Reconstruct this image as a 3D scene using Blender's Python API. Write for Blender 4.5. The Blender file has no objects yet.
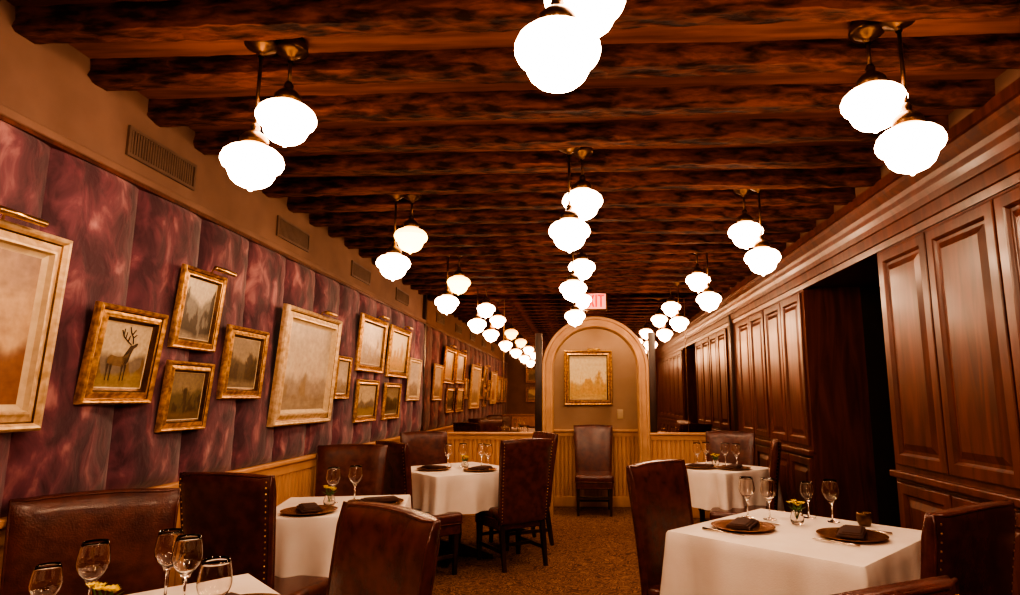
import bpy, math, random
from mathutils import Vector, Matrix, noise
random.seed(4)
PI=math.pi
# ------------------------------------------------------------ camera
f=620.0; H=1.38
yaw=math.atan(30/620); pitch=math.atan(101.5/620*math.cos(yaw))
F=Vector((-math.sin(yaw)*math.cos(pitch),math.cos(yaw)*math.cos(pitch),math.sin(pitch)))
R=Vector((math.cos(yaw),math.sin(yaw),0)); U=R.cross(F)
cam=bpy.data.cameras.new('camera'); co=bpy.data.objects.new('camera',cam)
bpy.context.collection.objects.link(co)
cam.sensor_width=36; cam.lens=f/1020*36; cam.shift_x=-40/1020; cam.clip_start=0.02
M=Matrix((R,U,-F)).transposed().to_4x4(); M.translation=Vector((0,0,H)); co.matrix_world=M
bpy.context.scene.camera=co

# ------------------------------------------------------------ materials
def newmat(name):
    m=bpy.data.materials.new(name); m.use_nodes=True
    nt=m.node_tree; b=nt.nodes['Principled BSDF']
    return m,nt,b
def setp(b,**k):
    for n,v in k.items():
        n=n.replace('_',' ')
        if n in b.inputs: b.inputs[n].default_value=v
def rgb(c): return (c[0],c[1],c[2],1)
def noisemat(name,c1,c2,scale=(5,5,5),nscale=1.0,detail=6,rough=.5,metal=0,bump=.0,lo=.35,hi=.65,dist=0,coat=0,sheen=0,c3=None,bscale=None,spec=.5):
    m,nt,b=newmat(name)
    tc=nt.nodes.new('ShaderNodeTexCoord'); mp=nt.nodes.new('ShaderNodeMapping')
    mp.inputs['Scale'].default_value=scale
    nt.links.new(tc.outputs['Object'],mp.inputs['Vector'])
    n=nt.nodes.new('ShaderNodeTexNoise'); n.inputs['Scale'].default_value=nscale; n.inputs['Detail'].default_value=detail; n.inputs['Distortion'].default_value=dist
    nt.links.new(mp.outputs[0],n.inputs['Vector'])
    r=nt.nodes.new('ShaderNodeValToRGB'); r.color_ramp.elements[0].position=lo; r.color_ramp.elements[1].position=hi
    r.color_ramp.elements[0].color=rgb(c1); r.color_ramp.elements[1].color=rgb(c2)
    if c3:
        e=r.color_ramp.elements.new(min(1,hi+.15)); e.color=rgb(c3)
    nt.links.new(n.outputs['Fac'],r.inputs['Fac']); nt.links.new(r.outputs[0],b.inputs['Base Color'])
    setp(b,Roughness=rough,Metallic=metal,Coat_Weight=coat,Sheen_Weight=sheen,Coat_Roughness=.15)
    b.inputs['Specular IOR Level'].default_value=spec
    if bump:
        bp=nt.nodes.new('ShaderNodeBump'); bp.inputs['Strength'].default_value=bump; bp.inputs['Distance'].default_value=.02
        if bscale:
            n2=nt.nodes.new('ShaderNodeTexNoise'); n2.inputs['Scale'].default_value=bscale; nt.links.new(mp.outputs[0],n2.inputs['Vector']); nt.links.new(n2.outputs['Fac'],bp.inputs['Height'])
        else: nt.links.new(n.outputs['Fac'],bp.inputs['Height'])
        nt.links.new(bp.outputs[0],b.inputs['Normal'])
    return m
def emis(name,c,s):
    m,nt,b=newmat(name); setp(b,Base_Color=rgb(c),Roughness=.3)
    b.inputs['Emission Color'].default_value=rgb(c); b.inputs['Emission Strength'].default_value=s
    return m
M_plaster=noisemat('plaster_tan',(.185,.102,.074),(.225,.127,.093),(1,1,1),4,rough=.9,bump=.1)
M_niche=noisemat('niche_plaster',(.34,.215,.14),(.38,.245,.16),(1,1,1),4,rough=.9,bump=.1)
M_ceil=noisemat('ceiling_boards',(.17,.056,.032),(.32,.115,.064),(.8,9,1),3,rough=.7,bump=.3)
M_beam=noisemat('beam_wood',(.024,.008,.006),(.19,.060,.034),(3.5,12,12),2.4,detail=12,rough=.8,bump=.9,dist=.25,lo=.37,hi=.66,spec=.2)
M_mah=noisemat('mahogany',(.062,.014,.008),(.14,.035,.018),(7,7,.9),2.0,rough=.38,bump=.03,dist=.8,coat=.12)
M_velvet=noisemat('crushed_velvet',(.060,.014,.030),(.155,.042,.068),(2.2,3.0,1.7),3.6,detail=13,rough=.75,bump=.5,lo=.40,hi=.57,dist=.5,sheen=.3,c3=(.42,.18,.19))
M_bead=noisemat('beadboard_paint',(.54,.285,.13),(.64,.35,.17),(3,3,.5),3,rough=.45,bump=.03)
M_arch=noisemat('arch_paint',(.46,.255,.125),(.56,.32,.16),(2,2,2),3,rough=.5,bump=.05)
M_leather=noisemat('brown_leather',(.065,.016,.013),(.12,.030,.021),(6,6,6),3,rough=.27,bump=.12,bscale=30,coat=.25)
M_leg=noisemat('dark_leg_wood',(.022,.009,.006),(.05,.02,.012),(5,5,1),4,rough=.35)
M_brass=noisemat('brass',(.55,.33,.11),(.75,.48,.18),(8,8,8),3,rough=.3,metal=1)
M_bronze=noisemat('oil_bronze',(.09,.045,.02),(.18,.09,.04),(8,8,8),3,rough=.35,metal=.9)
M_gold=noisemat('gilt_frame',(.36,.18,.06),(.82,.50,.2),(18,18,18),2,detail=3,rough=.36,metal=.7,bump=.1,bscale=3)
M_goldpale=noisemat('pale_gilt_frame',(.60,.40,.21),(.86,.66,.42),(14,14,14),2,detail=3,rough=.42,metal=.4,bump=.1,bscale=3)
M_liner=noisemat('frame_liner',(.6,.45,.28),(.7,.55,.35),(10,10,10),3,rough=.6)
M_cloth=noisemat('white_linen',(.84,.74,.66),(.90,.81,.74),(3,3,3),2,rough=.85,bump=.1,bscale=60)
M_napkin=noisemat('brown_napkin',(.045,.016,.012),(.08,.03,.02),(8,8,8),3,rough=.8)
M_charger=noisemat('copper_charger',(.18,.07,.03),(.4,.18,.07),(8,8,8),3,rough=.25,metal=.7)
M_silver=noisemat('silver',(.6,.5,.4),(.75,.65,.55),(8,8,8),3,rough=.2,metal=1)
M_yellow=noisemat('yellow_petals',(.9,.6,.03),(.98,.75,.06),(20,20,20),3,rough=.6)
M_green=noisemat('leaf_green',(.05,.12,.02),(.10,.2,.03),(20,20,20),3,rough=.6)
M_vent=noisemat('vent_paint',(.12,.068,.048),(.15,.087,.062),(3,3,3),3,rough=.5)
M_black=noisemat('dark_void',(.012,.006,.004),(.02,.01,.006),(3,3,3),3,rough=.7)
M_ivory=noisemat('ivory_plate',(.5,.35,.2),(.55,.4,.24),(3,3,3),3,rough=.4)
LC=(1.0,.67,.43)
M_shade=(emis('opal_glass_neck',(1.0,.60,.30),2.0),emis('opal_glass_shoulder',(1.0,.64,.36),6),emis('opal_glass_bowl',LC,15))
M_shade_dim=(emis('amber_glass_neck',(1.0,.52,.14),1.2),emis('amber_glass_shoulder',(1.0,.60,.18),2.2),emis('amber_glass_bowl',(1.0,.62,.18),3.4))
M_flame=emis('votive_glow',(1.0,.45,.12),2)
M_exitw=emis('exit_face',(.95,.30,.22),.45)
M_exitr=emis('exit_letters',(.7,.02,.01),.5)
m,nt,b=newmat('clear_glass'); setp(b,Base_Color=(1,.97,.93,1),Roughness=0.0,IOR=1.45); b.inputs['Transmission Weight'].default_value=1; M_glass=m
m,nt,b=newmat('bronze_mirror'); setp(b,Base_Color=(.76,.60,.48,1),Roughness=.02,Metallic=1.0); M_mirror=m
# carpet : brown ground, gold scrolling motif
m,nt,b=newmat('damask_carpet'); M_carpet=m; L_=nt.links.new
tc=nt.nodes.new('ShaderNodeTexCoord')
n=nt.nodes.new('ShaderNodeTexNoise'); n.inputs['Scale'].default_value=6.5; n.inputs['Detail'].default_value=2.0; n.inputs['Distortion'].default_value=3.0; L_(tc.outputs['Object'],n.inputs['Vector'])
r1=nt.nodes.new('ShaderNodeValToRGB'); e=r1.color_ramp.elements
e[0].position=.34; e[0].color=(.075,.024,.014,1); e[1].position=.66; e[1].color=(.075,.024,.014,1)
for p,c in ((.41,(.34,.17,.075,1)),(.44,(.08,.027,.016,1)),(.50,(.10,.035,.02,1)),(.535,(.36,.18,.082,1)),(.565,(.085,.03,.018,1)),(.61,(.22,.10,.048,1))):
    q=e.new(p); q.color=c
L_(n.outputs['Fac'],r1.inputs[0]); L_(r1.outputs[0],b.inputs['Base Color']); setp(b,Roughness=.95)

def painting(name,pal,seed):
    sky0,sky1,hill,tree,fore,water,hh,th,fh=pal
    m,nt,b=newmat(name); L=nt.links.new
    tc=nt.nodes.new('ShaderNodeTexCoord'); sp=nt.nodes.new('ShaderNodeSeparateXYZ'); L(tc.outputs['Generated'],sp.inputs[0])
    def nz(scale,sx,sz,w,detail=6):
        mp=nt.nodes.new('ShaderNodeMapping'); mp.inputs['Scale'].default_value=(sx,0,sz); L(tc.outputs['Generated'],mp.inputs[0])
        n=nt.nodes.new('ShaderNodeTexNoise'); n.noise_dimensions='4D'; n.inputs['W'].default_value=w; n.inputs['Scale'].default_value=scale; n.inputs['Detail'].default_value=detail; L(mp.outputs[0],n.inputs['Vector']); return n.outputs['Fac']
    def math_(op,a,b_):
        q=nt.nodes.new('ShaderNodeMath'); q.operation=op
        for i,v in enumerate((a,b_)):
            if isinstance(v,(int,float)): q.inputs[i].default_value=v
            else: L(v,q.inputs[i])
        return q.outputs[0]
    def mix(fac,a,b_,mode='MIX'):
        q=nt.nodes.new('ShaderNodeMixRGB'); q.blend_type=mode
        for i,v in enumerate((fac,a,b_)):
            if isinstance(v,(int,float)): q.inputs[i].default_value=v
            elif isinstance(v,tuple): q.inputs[i].default_value=rgb(v)
            else: L(v,q.inputs[i])
        return q.outputs[0]
    def layer(prev,col,h,amp,nf,soft=.03):
        hgt=math_('ADD',math_('MULTIPLY',math_('SUBTRACT',nf,.5),amp),h)
        d=math_('DIVIDE',math_('SUBTRACT',hgt,sp.outputs['Z']),soft)
        q=nt.nodes.new('ShaderNodeClamp'); L(d,q.inputs[0])
        return mix(q.outputs[0],prev,col)
    r=nt.nodes.new('ShaderNodeValToRGB'); r.color_ramp.elements[0].position=.35; r.color_ramp.elements[1].position=.9
    r.color_ramp.elements[0].color=rgb(sky0); r.color_ramp.elements[1].color=rgb(sky1); L(math_('ADD',sp.outputs['Z'],math_('MULTIPLY',math_('SUBTRACT',nz(3,1,2.5,seed+1),.5),.7)),r.inputs[0])
    c=r.outputs[0]
    c=layer(c,hill,hh,.55,nz(2.2,1.3,.15,seed+2,4),.07)
    t_=mix(nz(14,1,1,seed+5),tree,tuple(min(1,q*2.4) for q in tree))
    c=layer(c,t_,th,1.9,nz(4.5,1.5,.6,seed+3,10),.10)
    f_=mix(nz(9,.6,3,seed+6),fore,water)
    c=layer(c,f_,fh,.22,nz(3,1,.3,seed+4),.06)
    c=mix(.45,c,nz(22,1,1,seed+8,4),'OVERLAY')
    L(c,b.inputs['Base Color']); setp(b,Roughness=.4); return m

# ------------------------------------------------------------ mesh builder
class MB:
    def __init__(s): s.v=[];s.f=[];s.m=[];s.mats=[];s.sm=[]
    def mi(s,mat):
        if mat not in s.mats: s.mats.append(mat)
        return s.mats.index(mat)
    def add(s,vs,fs,mat,smooth=False,T=None):
        o=len(s.v)
        for p in vs:
            p=Vector(p); s.v.append(T@p if T is not None else p)
        k=s.mi(mat)
        for q in fs:
            s.f.append([o+i for i in q]); s.m.append(k); s.sm.append(smooth)
    def box(s,x0,x1,y0,y1,z0,z1,mat,T=None):
        vs=[(x,y,z) for x in(x0,x1) for y in(y0,y1) for z in(z0,z1)]
        s.add(vs,[(0,1,3,2),(4,6,7,5),(0,4,5,1),(2,3,7,6),(0,2,6,4),(1,5,7,3)],mat,False,T)
    def bbox(s,x0,x1,y0,y1,z0,z1,bv,mat,T=None):
        import bmesh
        bm=bmesh.new(); bmesh.ops.create_cube(bm,size=1)
        for q in bm.verts: q.co=Vector((x0+(q.co.x+.5)*(x1-x0),y0+(q.co.y+.5)*(y1-y0),z0+(q.co.z+.5)*(z1-z0)))
        bmesh.ops.bevel(bm,geom=bm.edges[:],offset=bv,segments=3,affect='EDGES',profile=.6)
        bm.verts.index_update()
        s.add([q.co.copy() for q in bm.verts],[[q.index for q in fc.verts] for fc in bm.faces],mat,True,T); bm.free()
    def lathe(s,prof,mat,seg=24,T=None,smooth=True,cx=0,cy=0):
        vs=[];fs=[]
        for r,z in prof:
            for i in range(seg):
                a=2*PI*i/seg; vs.append((cx+r*math.cos(a),cy+r*math.sin(a),z))
        for k in range(len(prof)-1):
            for i in range(seg):
                j=(i+1)%seg; fs.append((k*seg+i,k*seg+j,(k+1)*seg+j,(k+1)*seg+i))
        s.add(vs,fs,mat,smooth,T)
    def tube(s,pts,r,mat,seg=8,T=None):
        pts=[Vector(p) for p in pts]; vs=[];fs=[]
        rs=r if isinstance(r,(list,tuple)) else [r]*len(pts)
        for k,p in enumerate(pts):
            d=(pts[min(k+1,len(pts)-1)]-pts[max(k-1,0)]).normalized()
            a=d.orthogonal().normalized() if k==0 else (pa-d*pa.dot(d)).normalized()
            pa=a; c=d.cross(a)
            for i in range(seg):
                t=2*PI*i/seg; vs.append(p+(a*math.cos(t)+c*math.sin(t))*rs[k])
        for k in range(len(pts)-1):
            for i in range(seg):
                j=(i+1)%seg; fs.append((k*seg+i,k*seg+j,(k+1)*seg+j,(k+1)*seg+i))
        fs.append(tuple(range(seg))[::-1]); fs.append(tuple((len(pts)-1)*seg+i for i in range(seg)))
        s.add(vs,fs,mat,True,T)
    def rings(s,x0,x1,z0,z1,prof,mat,cap,T=None):
        vs=[];fs=[]
        for d,h in prof:
            vs+=[(x0+d,-h,z0+d),(x1-d,-h,z0+d),(x1-d,-h,z1-d),(x0+d,-h,z1-d)]
        for k in range(len(prof)-1):
            for i in range(4):
                j=(i+1)%4; fs.append((k*4+i,k*4+j,(k+1)*4+j,(k+1)*4+i))
        s.add(vs,fs,mat,False,T)
        if cap is None: return
        d,h=prof[-1]
        s.add([(x0+d,-h,z0+d),(x1-d,-h,z0+d),(x1-d,-h,z1-d),(x0+d,-h,z1-d)],[(0,1,2,3)],cap,False,T)
    def obj(s,name,loc=(0,0,0),rot=(0,0,0),recalc=True):
        me=bpy.data.meshes.new(name); me.from_pydata([tuple(p) for p in s.v],[],s.f)
        for mt in s.mats: me.materials.append(mt)
        me.polygons.foreach_set('material_index',s.m); me.polygons.foreach_set('use_smooth',s.sm)
        if recalc:
            import bmesh
            bm=bmesh.new(); bm.from_mesh(me); bmesh.ops.recalc_face_normals(bm,faces=bm.faces[:]); bm.to_mesh(me); bm.free()
        me.update()
        return inst(me,name,loc,rot)
def inst(me,name,loc=(0,0,0),rot=(0,0,0)):
    o=bpy.data.objects.new(name,me); bpy.context.collection.objects.link(o); o.location=loc; o.rotation_euler=rot; return o

# ------------------------------------------------------------ room dims
XL=-1.98; XR=1.90; YF=7.70; YB=-1.3; ZC=2.745; ZR=.98; ZV=2.33
AX=.185; AR=.52; ASP=1.74; NY=8.4
b=MB(); b.box(XL-.1,XR+1.0,YB-.1,NY+.1,-.1,0,M_carpet); b.obj('floor')
b=MB(); b.box(XL-.1,XR+1.0,YB-.1,YF+.1,ZC,ZC+.1,M_ceil); b.obj('ceiling')
b=MB(); b.box(XL-.12,XL,YB,YF,0,ZC,M_plaster); b.obj('wall_left')
b=MB(); b.box(XL-.1,XR+1.0,YB-.12,YB,0,ZC,M_plaster); b.obj('wall_back')
def bead(b,L,z0,z1,mat,T,step=.055,depth=.012):
    n=max(1,int(round(L/step))); st=L/n; vs=[];fs=[]
    prof=[]
    for i in range(n):
        x=i*st; prof+=[(x,0),(x+.004,depth),(x+.011,depth+.003),(x+.016,depth-.003),(x+.02,depth),(x+st-.004,depth)]
    prof.append((L,0))
    for x,h in prof: vs+=[(x,-h,z0),(x,-h,z1)]
    for i in range(len(prof)-1): fs.append((2*i,2*i+2,2*i+3,2*i+1))
    b.add(vs,fs,mat,False,T)
def TL(x,y):
    return Matrix.Translation((x,y,0))@Matrix.Rotation(PI/2,4,'Z')
def TR(x,y):
    return Matrix.Translation((x,y,0))@Matrix.Rotation(-PI/2,4,'Z')
b=MB(); bead(b,YF-YB,.12,ZR-.04,M_bead,TL(XL,YB),); b.obj('trim_wainscot_left',recalc=False)
b=MB(); b.bbox(XL-.01,XL+.045,YB,YF,ZR-.03,ZR,.008,M_bead); b.box(XL-.01,XL+.025,YB,YF,ZR-.09,ZR-.03,M_bead); b.obj('trim_chair_rail_left')
b=MB(); b.bbox(XL-.01,XL+.028,YB,YF,0,.13,.006,M_bead); b.obj('baseboard_left')
# velvet panels : upholstered, pinched seams
pw=.47; y=1.64-pw*6
b=MB()
while y<YF-.05:
    y1=min(y+pw,YF)
    nx,nz=22,60; vs=[];fs=[]
    for i in range(nx+1):
        for j in range(nz+1):
            u=i/nx; w_=j/nz
            u2=.5-.5*math.cos(PI*u); 
            yy=y+(y1-y)*u2; zz=ZR+(ZV-ZR)*w_
            e=(1-abs(2*u2-1)**3.2)*(1-abs(2*w_-1)**24)
            pk=math.exp(-((min(u2,1-u2))/.13)**2)*math.sin(zz*52+y*9)*.008
            wr=noise.noise(Vector((yy*5,zz*2.6,3)))*.010+noise.noise(Vector((yy*14,zz*9,7)))*.006
            vs.append((XL+.004+e*(.048+wr+pk),yy,zz))
    for i in range(nx):
        for j in range(nz):
            a=i*(nz+1)+j; fs.append((a,a+nz+1,a+nz+2,a+1))
    b.add(vs,fs,M_velvet,True); y=y1
b.obj('trim_velvet_panels',recalc=False)
b=MB(); b.bbox(XL-.01,XL+.045,YB,YF,ZV-.005,ZV+.03,.008,M_plaster); b.box(XL-.01,XL+.038,YB,YF,ZV-.02,ZV-.005,M_mah); b.obj('trim_panel_cap_left')
for y0 in (1.18,2.48,3.84,5.18,6.5):
    b=MB(); T=TL(XL,y0); L=.48
    b.box(0,L,-.012,0,2.435,2.45,M_vent,T); b.box(0,L,-.012,0,2.555,2.57,M_vent,T); b.box(0,.015,-.012,0,2.45,2.555,M_vent,T); b.box(L-.015,L,-.012,0,2.45,2.555,M_vent,T)
    b.box(.015,L-.015,-.002,0,2.45,2.555,M_black,T)
    for i in range(26):
        x=.02+i*(L-.04)/26; b.box(x,x+.011,-.010,-.001,2.45,2.555,M_vent,T)
    b.obj('air_vent')
# beams
y=1.95-.345*8
while y<YF-.15:
    b=MB(); n=90; cs=[(-.055,0),(-.053,-.045),(-.052,-.074),(-.040,-.090),(0,-.090),(.040,-.090),(.052,-.074),(.055,0)]
    vs=[];fs=[]; sd=random.random()*50
    x0=XL-.02; x1=1.815
    for k in range(n+1):
        x=x0+(x1-x0)*k/n
        for q,(cy,cz) in enumerate(cs):
            a=noise.noise(Vector((x*2.2,q*1.3,sd)))*.012+noise.noise(Vector((x*13,q*2.7,sd+5)))*.010
            c=noise.noise(Vector((x*1.6,q*1.1,sd+9)))*.008+noise.noise(Vector((x*15,q*3.1,sd+15)))*.009
            vs.append((x,cy+a,cz+(c if 0<q<7 else 0)))
    m_=len(cs)
    for k in range(n):
        for q in range(m_-1): fs.append((k*m_+q,k*m_+q+1,(k+1)*m_+q+1,(k+1)*m_+q))
    fs.append(tuple(range(m_))); fs.append(tuple(n*m_+q for q in range(m_))[::-1])
    b.add(vs,fs,M_beam); b.obj('ceiling_beam',(0,y,ZC))
    y+=.345

# ------------------------------------------------------------ right wall
RY0,RY1=3.92,5.24
b=MB()
b.box(XR,XR+.1,YB,RY0,0,ZC,M_mah); b.box(XR,XR+.1,RY1,YF,0,ZC,M_mah); b.box(XR,XR+.1,RY0,RY1,2.31,ZC,M_mah)
b.box(XR+.1,XR+.95,RY0-.06,RY0,0,ZC,M_mah); b.box(XR+.1,XR+.45,RY1,RY1+.06,0,ZC,M_mah)
b.box(XR+.45,XR+.95,RY1+.0,RY1+.06,0,ZC,M_black); b.box(XR+.9,XR+.96,RY0,RY1,0,ZC,M_black)  # near-black colour stands in for the unlit space beyond the doorway
b.box(XR+.1,XR+.9,RY0,RY1,2.31,2.4,M_mah)
T=TR(XR+.9,RY1-.15)
b.rings(0,1.0,.0,1.1,[(0,0),(0,.03),(.1,.03),(.12,.015),(.16,.015)],M_leg,M_leg,T); b.rings(0,1.0,1.1,2.2,[(0,0),(0,.03),(.1,.03),(.12,.015),(.16,.015)],M_leg,M_leg,T)
b.obj('wall_right')
dprof=[(0,0),(0,.018),(.006,.022),(.058,.022),(.064,.016),(.072,.004),(.088,.004),(.125,.018)]
def doors(name,ylist,z0,z1):
    for a,c in ylist:
        b=MB(); T=TR(XR-.02,c-.006); b.rings(0,c-a-.012,z0,z1,dprof,M_mah,M_mah,T)
        b.obj(name,recalc=True)
near=[(.5,1.08),(1.08,1.65),(1.65,2.20),(2.22,2.78),(2.78,3.34),(3.34,3.88)]
far=[(5.28,5.80),(5.80,6.32),(6.36,6.88),(6.88,7.40)]
b=MB(); b.box(XR-.02,XR,.45,RY0,.0,2.33,M_mah); b.box(XR-.02,XR,RY1,YF,0,2.33,M_mah); b.obj('trim_cabinet_carcass')
doors('cabinet_door_upper',near+far,1.0,2.27); doors('cabinet_door_lower',near+far,.13,.90)
b=MB()
for a,c in ((.45,RY0),(RY1,YF)):
    b.bbox(XR-.06,XR,a,c,.925,.965,.008,M_mah); b.bbox(XR-.045,XR,a,c,0,.11,.006,M_mah)
b.obj('trim_cabinet_rail')
cp=[(0,2.29),(.03,2.29),(.035,2.33),(.045,2.335),(.05,2.40),(.06,2.405),(.065,2.44),(.08,2.47),(.085,2.50),(.06,2.505),(.07,2.54),(.10,2.575),(.105,2.60),(.12,2.605),(.12,2.66),(0,2.66)]
b=MB(); vs=[(XR-d,YB,z) for d,z in cp]+[(XR-d,YF,z) for d,z in cp]; n=len(cp)
b.add(vs,[(i,i+1,n+i+1,n+i) for i in range(n-1)],M_mah); b.obj('trim_crown_right')
b=MB(); b.box(XR-.1,XR,YB,YF,2.655,ZC,M_plaster); b.obj('trim_frieze_right')

# ------------------------------------------------------------ far wall with arch + mirror
XA0=AX-AR; XA1=AX+AR
def archface(b,Y,r,z0,zt,xl,xr,mat,spring=ASP):
    b.add([(xl,Y,z0),(AX-r,Y,z0),(AX-r,Y,zt),(xl,Y,zt)],[(0,1,2,3)],mat)
    b.add([(AX+r,Y,z0),(xr,Y,z0),(xr,Y,zt),(AX+r,Y,zt)],[(0,1,2,3)],mat)
    n=32; vs=[];fs=[]
    for i in range(n+1):
        t=PI-PI*i/n; x=AX+r*math.cos(t); vs+=[(x,Y,spring+r*math.sin(t)),(x,Y,zt)]
    for i in range(n): fs.append((2*i,2*i+2,2*i+3,2*i+1))
    b.add(vs,fs,mat)
b=MB(); archface(b,YF+.004,AR+.02,0,ZC,XL,XR,M_plaster); b.obj('wall_far',recalc=False)
b=MB(); archface(b,YF,AR+.05,ZR,ZC,XL,XR,M_mirror); b.obj('wall_mirror',recalc=False)
b=MB()
for x in (-.95,1.3): b.box(x-.004,x+.004,YF-.004,YF,ZR,ZC-.13,M_bronze)
for x0_,x1_ in ((XA0-.22,XA0-.135),(XA1+.135,XA1+.22)):
    b.bbox(x0_,x1_,YF-.03,YF,ZR,ASP+.45,.006,M_leg)
for x0_,x1_ in ((XL,XL+.04),(XR-.06,XR)):
    b.bbox(x0_,x1_,YF-.03,YF,ZR,ZC-.02,.006,M_leg)
b.obj('trim_mirror_frame')
b=MB(); T0=Matrix.Translation((XL,YF,0)); bead(b,XA0-.1-XL,.12,ZR-.04,M_bead,T0); T1=Matrix.Translation((XA1+.1,YF,0)); bead(b,XR-XA1-.1,.12,ZR-.04,M_bead,T1)
b.obj('trim_wainscot_far',recalc=False)
b=MB()
for a,c in ((XL,XA0-.1),(XA1+.1,XR)):
    b.bbox(a,c,YF-.05,YF+.01,ZR-.03,ZR,.008,M_bead); b.box(a,c,YF-.025,YF+.01,ZR-.09,ZR-.03,M_bead); b.bbox(a,c,YF-.028,YF+.01,0,.13,.006,M_bead)
b.obj('trim_chair_rail_far')
cpf=[(0,.0),(0,.03),(.012,.045),(.03,.045),(.036,.03),(.09,.035),(.098,.055),(.125,.055),(.135,.03),(.135,0)]
vs=[];fs=[];n=40; st=[]
st.append((AX-AR,0,-1,0)); 
for i in range(n+1):
    t=PI-PI*i/n; st.append((AX+AR*math.cos(t),ASP+AR*math.sin(t),math.cos(t),math.sin(t)))
st.append((AX+AR,0,1,0))
for x,z,nx_,nz_ in st:
    for d,h in cpf: vs.append((x+nx_*d,YF-h,z+nz_*d))
m_=len(cpf)
for k in range(len(st)-1):
    for q in range(m_-1): fs.append((k*m_+q,k*m_+q+1,(k+1)*m_+q+1,(k+1)*m_+q))
b=MB(); b.add(vs,fs,M_arch,False); 
vs=[];fs=[]
for x,z,_,_ in st: vs+=[(x,YF,z),(x,YF+.16,z)]
for k in range(len(st)-1): fs.append((2*k,2*k+1,2*k+3,2*k+2))
b.add(vs,fs,M_arch,False); b.obj('trim_arch_casing')
b=MB(); nx0,nx1=AX-.95,AX+.95
b.box(nx0,nx1,NY,NY+.1,0,2.7,M_niche); b.box(nx0-.1,nx0,YF+.15,NY,0,2.7,M_niche); b.box(nx1,nx1+.1,YF+.15,NY,0,2.7,M_niche); b.box(nx0,nx1,YF+.15,NY,2.6,2.7,M_niche)
archface(b,YF+.155,AR+.001,0,2.65,nx0,nx1,M_niche)
b.obj('wall_niche')
b=MB(); bead(b,nx1-nx0,.12,ZR-.04,M_bead,Matrix.Translation((nx0,NY,0))); b.bbox(nx0,nx1,NY-.05,NY,ZR-.03,ZR,.008,M_bead); b.box(nx0,nx1,NY-.025,NY,ZR-.09,ZR-.03,M_bead); b.bbox(nx0,nx1,NY-.028,NY,0,.13,.006,M_bead)
b.obj('trim_wainscot_niche')
M_fill=emis('niche_fill_lens',(1.0,.70,.42),65)  # added fill lights to brighten the niche, not known fixtures
for x in (-.25,.62):
    b=MB(); b.lathe([(.085,0),(.085,-.012),(.068,-.014),(.066,-.006)],M_bronze,24); b.lathe([(.066,-.006),(.03,-.012),(0,-.014)],M_fill,24); b.obj('niche_fill_light',(x,8.02,2.6))
b=MB(); b.bbox(.485,.565,NY-.012,NY,1.12,1.24,.003,M_ivory); b.box(.515,.535,NY-.018,NY-.012,1.16,1.20,M_ivory); b.obj('light_switch')
# exit sign
b=MB(); b.bbox(-.17,.17,-.05,0,-.115,.115,.008,M_bronze); b.box(-.155,.155,-.055,-.05,-.10,.10,M_exitw)
def stroke(x0,z0,x1,z1,w=.022):
    d=Vector((x1-x0,0,z1-z0)); L=d.length; a=math.atan2(d.z,d.x)
    T=Matrix.Translation((x0,0,z0))@Matrix.Rotation(-a,4,'Y'); b.box(-w/2,L+w/2,-.060,-.055,-w/2,w/2,M_exitr,T)
hh=.068
stroke(-.125,-hh,-.125,hh); stroke(-.125,hh,-.08,hh); stroke(-.125,0,-.085,0); stroke(-.125,-hh,-.08,-hh)
stroke(-.05,-hh,.0,hh); stroke(-.05,hh,.0,-hh); stroke(.035,-hh,.035,hh); stroke(.095,-hh,.095,hh); stroke(.065,hh,.125,hh)
b.obj('exit_sign',(.17,YF-.001,2.585))
b=MB(); bead(b,XR-XL,.12,ZR-.04,M_bead,Matrix.Translation((XR,YB,0))@Matrix.Rotation(PI,4,'Z')); b.box(XL,XR,YB,YB+.05,ZR-.03,ZR,M_bead); b.obj('trim_wainscot_back')

# ------------------------------------------------------------ pictures
MARSH=((.66,.44,.25),(.34,.22,.16),(.22,.10,.07),(.10,.04,.025),(.20,.07,.03),(.36,.16,.07),.47,.20,.40)
ELK=((.62,.5,.32),(.5,.38,.24),(.22,.17,.12),(.12,.07,.03),(.22,.14,.05),(.40,.28,.11),.52,.34,.34)
RIVER=((.55,.45,.30),(.62,.52,.36),(.20,.17,.13),(.035,.022,.01),(.05,.03,.015),(.5,.4,.28),.62,.52,.22)
WOOD=((.30,.22,.13),(.24,.17,.10),(.14,.10,.05),(.045,.026,.012),(.10,.055,.02),(.24,.15,.07),.6,.46,.30)
STREAM=((.42,.32,.2),(.25,.18,.11),(.13,.09,.05),(.05,.03,.014),(.08,.05,.02),(.34,.26,.17),.6,.5,.28)
MIST=((.70,.58,.43),(.40,.32,.24),(.40,.31,.23),(.20,.14,.08),(.22,.14,.08),(.50,.40,.28),.42,.28,.28)
TREE=((.78,.62,.34),(.66,.54,.34),(.55,.36,.12),(.34,.19,.05),(.34,.19,.05),(.75,.5,.18),.42,.46,.22)
pid=[0]
M_elk=noisemat('elk_paint_tan',(.16,.09,.04),(.22,.13,.06),(20,20,20),3,rough=.5)
M_elk2=noisemat('elk_paint_dark',(.04,.02,.01),(.07,.035,.016),(20,20,20),3,rough=.5)
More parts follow.
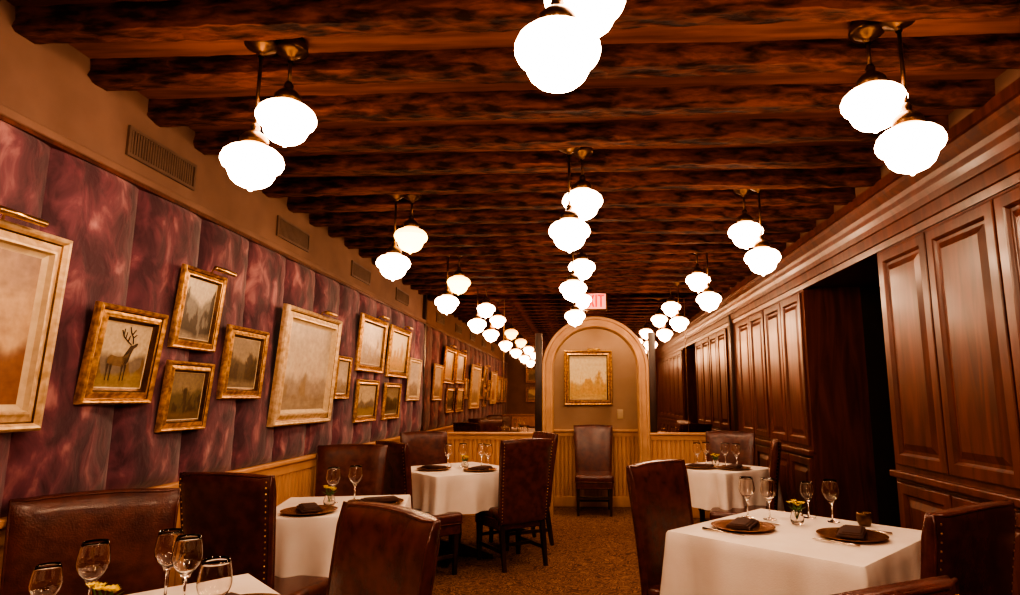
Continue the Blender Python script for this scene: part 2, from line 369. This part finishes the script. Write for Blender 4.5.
def picture(w,h,fw,pal,gold,loc,rotz,tilt=.0,light=0,elk=False,name='framed_painting'):
    pid[0]+=1
    cm=painting('canvas_%d'%pid[0],pal,pid[0]*3.7)
    b=MB()
    p=[(0,0),(0,.25),(.04,.42),(.12,.5),(.2,.47),(.28,.30),(.34,.26),(.5,.34),(.60,.42),(.68,.42),(.74,.22),(.86,.14)]
    pr=[(d*fw,hh_*fw*.85) for d,hh_ in p]
    b.rings(0,w,0,h,pr[:6],gold,None); b.rings(0,w,0,h,pr[5:7],M_bronze,None); b.rings(0,w,0,h,pr[6:10],gold,None); b.rings(0,w,0,h,pr[9:],M_bronze if gold is M_gold else M_liner,None)
    d=.86*fw; k=.119*fw
    b.rings(d,w-d,d,h-d,[(0,k),(.06*fw,k*.8)],M_liner,cm)
    b.add([(0,0,0),(w,0,0),(w,0,h),(0,0,h)],[(3,2,1,0)],M_leg)
    if elk:
        y_=-k*.8-.002; s=h*.42; ox=w*.28; oz=h*.24
        def P(pl,mat): b.add([(ox+x*s,y_,oz+z*s) for x,z in pl],[tuple(range(len(pl)))],mat)
        def SK(pts,r): b.tube([(ox+x*s,y_,oz+z*s) for x,z in pts],r,M_elk2,5)
        P([(0,.42),(.01,.54),(.10,.62),(.3,.58),(.5,.60),(.62,.66),(.70,.74),(.62,.40),(.52,.34),(.3,.36),(.12,.36)],M_elk)
        P([(.48,.58),(.60,.76),(.68,.88),(.78,.90),(.88,.96),(.93,.94),(.90,.88),(.80,.80),(.74,.66),(.70,.48),(.62,.38),(.52,.42)],M_elk2)
        for x in (.04,.15,.52,.62): P([(x-.03,.40),(x+.05,.40),(x+.03,.2),(x+.028,.0),(x-.004,.0),(x-.002,.2)],M_elk2)
        for pl in ([(.70,.90),(.56,.98),(.40,1.08),(.30,1.24)],[(.56,.98),(.60,1.12)],[(.46,1.04),(.48,1.2)],[(.38,1.10),(.38,1.28)],[(.75,.92),(.72,1.08),(.62,1.2),(.56,1.34)],[(.72,1.08),(.82,1.16)],[(.66,1.15),(.76,1.28)]): SK(pl,.0022)
    if light:
        L=min(.17,w*.5); zt=h+.012; yo=-.085; cx=w*.62
        b.tube([(cx,-.01,h*.97),(cx,-.02,h+.02),(cx,-.05,h+.03),(cx,yo,zt+.008)],.004,M_brass)
        b.tube([(cx-L/2,yo,zt),(cx+L/2,yo,zt)],.012,M_brass,12)
    o=b.obj(name,loc,(0,0,0),recalc=False)
    o.rotation_euler=(tilt,0,rotz)
    return o
G,GP=M_gold,M_goldpale
XP=XL+.050
def LP(y0,y1,z0,z1,stops,fw,gold=G,tilt=.09,**k):
    y0*=.955; y1*=.955
    return picture(y1-y0,z1-z0,fw,stops,gold,(XP,y0,z0),PI/2,tilt,**k)
LP(1.50,2.24,1.27,1.96,MARSH,.10,GP,.045,light=1)
LP(2.41,2.83,1.36,1.76,ELK,.075,G,.11,elk=True)
LP(2.94,3.31,1.62,2.02,RIVER,.06,G,.09,light=1)
LP(2.91,3.28,1.23,1.56,WOOD,.06,G,.08)
LP(3.39,3.83,1.38,1.78,STREAM,.07,G,.07)
LP(3.98,4.91,1.21,1.98,MIST,.11,GP,.07,light=1)
LP(5.02,5.34,1.38,1.72,MIST,.05,G,.05)
LP(5.48,6.22,1.62,2.12,MIST,.08,G,.07,light=1)
LP(5.50,6.08,1.18,1.55,ELK,.06,G,.06)
LP(6.36,7.10,1.60,2.12,TREE,.08,G,.07,light=1)
LP(6.30,6.85,1.18,1.54,STREAM,.06,G,.06)
LP(7.18,7.70,1.36,1.84,MIST,.06,GP,.05)
LP(.45,1.25,1.3,1.9,MIST,.09,G,.05)
LP(-.5,.2,1.3,1.9,ELK,.09,G,.05)
picture(.64,.72,.085,TREE,G,(AX-.40,NY-.03,1.30),0,.03,light=1)
for x,z,w_,h_,st_ in ((-1.0,1.3,.45,.4,ELK),(-1.0,1.8,.45,.4,WOOD),(-.2,1.4,.6,.5,MIST),(1.5,1.4,.7,.5,RIVER)):
    picture(w_,h_,.08,st_,G,(x,YB+.03,z),PI,.05)

# ------------------------------------------------------------ pendant lamps
def pendant_mesh(zs,sh):
    b=MB()
    b.lathe([(0,ZC-.0),(.050,ZC),(.058,ZC-.02),(.062,ZC-.045),(.058,ZC-.052),(.045,ZC-.060),(.022,ZC-.072),(.012,ZC-.078),(.011,ZC-.09)],M_bronze,24)
    b.tube([(0,0,ZC-.04),(0,0,zs+.12)],.007,M_bronze,10)
    b.lathe([(.0,zs+.155),(.012,zs+.150),(.018,zs+.135),(.014,zs+.125),(.02,zs+.118),(.036,zs+.108),(.049,zs+.092),(.052,zs+.068),(.049,zs+.066)],M_bronze,24)
    k=.95
    pr=[(r*k,zs+z) for r,z in [(.046,.078),(.050,.062),(.062,.056),(.088,.046),(.106,.03),(.114,.010),(.113,-.004),(.106,-.018),(.092,-.028),(.086,-.034),(.084,-.046),(.074,-.066),(.056,-.082),(.034,-.092),(.018,-.096),(.010,-.099),(.008,-.106),(.0,-.110)]]
    b.lathe(pr[:4],sh[0],24); b.lathe(pr[3:6],sh[1],24); b.lathe(pr[5:],sh[2],24)
    me=b.obj('tmp').data; o=bpy.data.objects['tmp']; bpy.data.objects.remove(o); return me
PLg=pendant_mesh(2.235,M_shade); PSh=pendant_mesh(2.42,M_shade); PShD=pendant_mesh(2.42,M_shade_dim)
def P(me,x,y): inst(me,'pendant_lamp',(x,y,0))
for y in (.45,2.11,3.85,5.47,7.13):
    P(PLg,-1.195,y); P(PShD if y in(3.85,5.47) else PSh,-1.10,y+.04)
    P(PLg,1.13,y-.05); P(PSh,1.055,y+.02)
for y in (-.2,1.43,3.13,4.82,6.47): P(PLg,-.05,y); P(PSh,.02,y+.07)

# ------------------------------------------------------------ chairs
def chair_mesh():
    b=MB(); nx,nz=14,16; th=.036
    def pos(u,w_,side):
        hw=.225+.027*w_**1.3; x=(2*u-1)*hw
        z=.36+w_*.69 - .012*(2*u-1)**2*w_
        c=-.02-.075*w_**1.4+.022*(2*u-1)**2
        e=(1-abs(2*u-1)**8*.55)*(1-abs(2*w_-1)**18*.55)
        return (x,c+side*th*e,z)
    vs=[];fs=[]
    for side in(1,-1):
        for i in range(nx+1):
            for j in range(nz+1): 
                u=.5-.5*math.cos(PI*i/nx); w_=.5-.5*math.cos(PI*j/nz); vs.append(pos(u,w_,side))
    N=(nx+1)*(nz+1)
    for i in range(nx):
        for j in range(nz):
            a=i*(nz+1)+j; q=(a,a+nz+1,a+nz+2,a+1); fs.append(q); fs.append(tuple(N+t for t in q[::-1]))
    bd=[i*(nz+1) for i in range(nx+1)]+[nx*(nz+1)+j for j in range(1,nz+1)]+[i*(nz+1)+nz for i in range(nx-1,-1,-1)]+[j for j in range(nz-1,0,-1)]
    for k in range(len(bd)):
        a=bd[k]; c=bd[(k+1)%len(bd)]; fs.append((a,c,c+N,a+N))
    b.add(vs,fs,M_leather,True)
    for side in (1,-1):
        pts=[Vector(pos(u_,w_,side*.98)) for u_,w_ in [(0.01,k/10) for k in range(0,11)]+[(k/10,.99) for k in range(1,10)]+[(.99,1-k/10) for k in range(0,11)]]
        b.tube(pts,.0055,M_leather,6)
    for k in range(26):
        w_=k/26
        for u_ in (.035,.965):
            p=pos(u_,w_,-1); b.lathe([(.0045,0),(.003,.003),(0,.004)],M_brass,6,Matrix.Translation((p[0],p[1]-.001,p[2]))@Matrix.Rotation(PI/2,4,'X'))
    b.bbox(-.235,.235,.0,.47,.385,.475,.035,M_leather); b.bbox(-.225,.225,.0,.455,.31,.40,.012,M_leather)
    b.tube([(-.23,.05,.395),(-.232,.455,.395),(-.22,.468,.395),(.22,.468,.395),(.232,.455,.395),(.23,.05,.395)],.006,M_leather,6)
    for k in range(18):
        x=-.215+k*.43/17; b.lathe([(.0045,0),(.003,.003),(0,.004)],M_brass,6,Matrix.Translation((x,.456,.325))@Matrix.Rotation(-PI/2,4,'X'))
    def leg(x,y,dx,dy,z1):
        t=.022; u_=.014
        v=[(x-t,y-t,z1),(x+t,y-t,z1),(x+t,y+t,z1),(x-t,y+t,z1),(x+dx-u_,y+dy-u_,0),(x+dx+u_,y+dy-u_,0),(x+dx+u_,y+dy+u_,0),(x+dx-u_,y+dy+u_,0)]
        b.add(v,[(0,1,2,3),(7,6,5,4),(0,4,5,1),(1,5,6,2),(2,6,7,3),(3,7,4,0)],M_leg)
    leg(-.195,.42,0,.0,.32); leg(.195,.42,0,.0,.32); leg(-.195,.02,0,-.07,.38); leg(.195,.02,0,-.07,.38)
    b.bbox(-.205,-.185,-.02,.42,.13,.16,.003,M_leg); b.bbox(.185,.205,-.02,.42,.13,.16,.003,M_leg); b.bbox(-.19,.19,.19,.215,.132,.158,.003,M_leg)
    b.bbox(-.19,.19,.405,.43,.20,.225,.003,M_leg)
    b.obj('tmp'); o=bpy.data.objects['tmp']; me=o.data; bpy.data.objects.remove(o); return me
CH=chair_mesh()
def chair(x,y,deg):
    a=math.radians(deg); d=.07
    inst(CH,'dining_chair',(x+math.cos(a)*d,y+math.sin(a)*d,0),(0,0,a-PI/2))
chair(-1.74,2.25,-54); chair(-.60,1.97,-130)
chair(-1.62,2.86,78); chair(-1.68,4.62,-82)
chair(-1.50,4.98,44); chair(-.45,5.36,125); chair(-.36,6.40,-150); chair(-1.62,6.50,-55)
chair(.41,3.46,-42); chair(.49,1.19,118); chair(1.24,2.12,124)
chair(1.56,6.72,-115); chair(1.62,5.40,165)
chair(.16,8.22,-90)

# ------------------------------------------------------------ tables
def table(x,y,size,deg,seed):
    rnd=random.Random(seed)
    b=MB(); s=size/2; ht=.76
    per=[]
    n=44
    for side in range(4):
        a0=side*PI/2
        for i in range(n):
            t=-1+2*i/n; px,py=s,t*s
            per.append((px*math.cos(a0)-py*math.sin(a0),px*math.sin(a0)+py*math.cos(a0),side,t))
    N=len(per); rows=12; vs=[];fs=[]
    ph=[rnd.random()*6 for _ in range(8)]
    for k in range(rows+1):
        u=k/rows
        for i,(px,py,side,t) in enumerate(per):
            a0=side*PI/2; c=max(0,(abs(t)-.72)/.28)
            ang=a0+(c**1.5)*(PI/4)*(1 if t>0 else -1)
            fold=math.sin(t*7+ph[side])*.6+math.sin(t*13+ph[side+4])*.45
            fold*=(1-c)
            off=.006*min(1,u*8)+u*(.016+.036*fold)+c*c*u*.045-u*.042*math.exp(-((abs(t)-.72)/.08)**2)
            drop=.31+.13*c**1.6
            z=ht-drop*u if k else ht
            if k==1: z=ht-.012
            vs.append((px+math.cos(ang)*off,py+math.sin(ang)*off,z))
    for k in range(rows):
        for i in range(N):
            j=(i+1)%N; fs.append((k*N+i,(k+1)*N+i,(k+1)*N+j,k*N+j))
    b.add(vs,fs,M_cloth,True)
    b.add(vs[:N],[tuple(range(N))],M_cloth,False)
    b.box(-s+.02,s-.02,-s+.02,s-.02,ht-.03,ht-.004,M_leg)
    b.lathe([(.0,.73),(.16,.73),(.05,.70),(.04,.6),(.05,.35),(.06,.2),(.05,.12),(.06,.08),(0,.06)],M_leg,16)
    for q in range(4):
        T=Matrix.Rotation(q*PI/2+PI/4,4,'Z'); b.add([(.02,-.03,.14),(.02,.03,.14),(.34,.025,.035),(.34,-.025,.035),(.02,-.03,.04),(.02,.03,.04),(.34,.025,0),(.34,-.025,0)],[(0,1,2,3),(4,7,6,5),(0,3,7,4),(1,5,6,2),(3,2,6,7),(0,4,5,1)],M_leg,False,T)
    b.obj('dining_table',(x,y,0),(0,0,math.radians(deg)),recalc=False)
table(-1.20,1.70,.86,45,1); table(-1.41,3.74,.74,12,2); table(-1.12,5.72,.88,42,3); table(1.04,3.13,.89,46,4); table(1.25,5.95,.74,40,5)
TZ=.762
def glass_mesh(R0,hb,hs):
    b=MB(); t=.0012
    o=[(.0,0),(.034,0),(.034,.002),(.012,.006),(.0042,.012),(.0036,hs*.5),(.0042,hs),(.012,hs+.004)]
    out=[(R0*math.sin(PI*.5*min(1,q/.5))**.8 if q<.5 else R0*(1-.22*((q-.5)/.5)**1.4),hs+.004+hb*q) for q in [i/10 for i in range(1,11)]]
    inn=[(max(r-t,.001),z) for r,z in out[::-1]]
    b.lathe(o+out+inn+[(.0,hs+.008)],M_glass,24)
    b.obj('tmp'); q=bpy.data.objects['tmp']; me=q.data; bpy.data.objects.remove(q); return me
GA=glass_mesh(.042,.118,.085); GB=glass_mesh(.036,.098,.08)
def glass(x,y,k=0): inst(GB if k else GA,'wine_glass',(x,y,TZ))
b=MB(); b.lathe([(0,.0),(.09,.0),(.11,.006),(.145,.012),(.15,.015),(.145,.016),(.11,.010),(.09,.004),(0,.004)],M_charger,40); b.obj('tmp'); q=bpy.data.objects['tmp']; PLT=q.data; bpy.data.objects.remove(q)
b=MB(); b.bbox(-.11,.11,-.055,.055,0,.010,.004,M_napkin); b.bbox(-.095,.11,-.050,.045,.009,.016,.003,M_napkin); b.bbox(-.08,.10,-.042,.035,.015,.021,.003,M_napkin); b.obj('tmp'); q=bpy.data.objects['tmp']; NAP=q.data; bpy.data.objects.remove(q)
b=MB(); b.tube([(0,-.10,.004),(0,-.02,.004),(0,.02,.005)],[.006,.004,.003],M_silver,8)
b.bbox(-.011,.011,.02,.055,.003,.006,.001,M_silver)
for q in (-.009,-.003,.003,.009): b.bbox(q-.0013,q+.0013,.054,.10,.003,.0055,.0005,M_silver)
b.obj('tmp'); q=bpy.data.objects['tmp']; FRK=q.data; bpy.data.objects.remove(q)
b=MB(); b.tube([(0,-.11,.004),(0,-.02,.004),(0,.0,.004)],[.007,.005,.004],M_silver,8)
b.add([(-.006,0,.003),(.006,0,.003),(.009,.06,.003),(.002,.11,.003),(-.006,.10,.003),(-.006,0,.005),(.006,0,.005),(.009,.06,.005),(.002,.11,.005),(-.006,.10,.005)],[(4,3,2,1,0),(5,6,7,8,9),(0,1,6,5),(1,2,7,6),(2,3,8,7),(3,4,9,8),(4,0,5,9)],M_silver)
b.obj('tmp'); q=bpy.data.objects['tmp']; KNF=q.data; bpy.data.objects.remove(q)
def setting(x,y,deg,cut=True):
    a=math.radians(deg); inst(PLT,'charger_plate',(x,y,TZ)); inst(NAP,'folded_napkin',(x,y,TZ+.016),(0,0,a+.3))
    c,s_=math.cos(a),math.sin(a)
    if cut: inst(FRK,'fork',(x-c*.175,y-s_*.175,TZ+.003),(0,0,a)); inst(KNF,'table_knife',(x+c*.175,y+s_*.175,TZ+.004),(0,0,a))
def vase_mesh():
    b=MB(); rnd=random.Random(3)
    b.lathe([(0,0),(.026,0),(.032,.012),(.034,.03),(.028,.05),(.024,.06),(.027,.066),(.025,.066),(.022,.06),(.026,.05),(.03,.03),(.028,.014),(0,.008)],M_glass,20)
    for k in range(8):
        a=k*2*PI/8+rnd.random()*.5; rr=.012+.024*rnd.random(); h=.082+.035*rnd.random(); c=Vector((math.cos(a)*rr,math.sin(a)*rr,h))
        b.tube([(0,0,.02),(c.x*.5,c.y*.5,h*.6),tuple(c)],.0015,M_green,5)
        for q in range(9):
            t=q*2*PI/9; d=Vector((math.cos(t),math.sin(t),.45)).normalized(); s2=d.cross(Vector((0,0,1))).normalized()*.006
            b.add([c,c+d*.010+s2,c+d*.019,c+d*.010-s2],[(0,1,2,3)],M_yellow)
        b.lathe([(.006,0),(.005,.004),(0,.006)],M_yellow,6,Matrix.Translation(c))
    for k in range(8):
        a=k*.8; d=Vector((math.cos(a),math.sin(a),.5)); s2=d.cross(Vector((0,0,1))).normalized()*.008; c=Vector((0,0,.06))
        b.add([c,c+d*.025+s2,c+d*.05,c+d*.025-s2],[(0,1,2,3)],M_green)
    b.obj('tmp',recalc=False); q=bpy.data.objects['tmp']; me=q.data; bpy.data.objects.remove(q); return me
VS=vase_mesh()
def vase(x,y): inst(VS,'flower_vase',(x,y,TZ))
b=MB(); b.lathe([(0,0),(.026,0),(.034,.02),(.036,.05),(.034,.062),(.031,.062),(.032,.05),(.03,.022),(.022,.006),(0,.006)],M_bronze,20); b.lathe([(.018,.008),(.018,.035),(.0,.036)],M_liner,14); b.lathe([(.003,.036),(.005,.044),(0,.058)],M_flame,8); b.obj('tmp'); q=bpy.data.objects['tmp']; VOT=q.data; bpy.data.objects.remove(q)
# near right
glass(.88,3.47); glass(.98,3.42); glass(1.20,3.48,1); glass(1.28,3.37); vase(1.08,3.30); inst(VOT,'votive_candle',(1.40,3.28,TZ))
setting(1.22,3.00,46); setting(.78,3.18,-134)
# near left
glass(-1.30,2.00); glass(-1.19,1.92); glass(-.95,1.66); glass(-1.42,1.84); glass(-1.42,1.68,1); vase(-1.32,1.76); setting(-1.0,1.88,135,False); setting(-1.25,1.42,-45,False)
# mid left
glass(-1.50,3.82); glass(-1.40,3.92); vase(-1.47,3.70); setting(-1.21,3.80,14,False); setting(-1.50,3.50,104,False)
# far left
for gx,gy in ((-1.22,5.82),(-1.10,5.90),(-.92,5.88),(-.84,5.76)): glass(gx,gy)
vase(-1.05,5.74); setting(-1.30,5.60,-45,False); setting(-.88,5.55,45,False)
# far right
for gx,gy in ((1.1,6.1),(1.2,6.18),(1.36,6.08),(1.44,5.98)): glass(gx,gy)
vase(1.25,6.0); setting(1.08,5.85,-45,False); setting(1.36,5.78,45,False)

# ------------------------------------------------------------ world + view
w=bpy.data.worlds.new('world'); bpy.context.scene.world=w; w.use_nodes=True
w.node_tree.nodes['Background'].inputs[0].default_value=(.25,.12,.05,1); w.node_tree.nodes['Background'].inputs[1].default_value=.3
vs_=bpy.context.scene.view_settings
vs_.view_transform='AgX'
try: vs_.look='AgX - High Contrast'
except Exception: pass
vs_.exposure=1.5
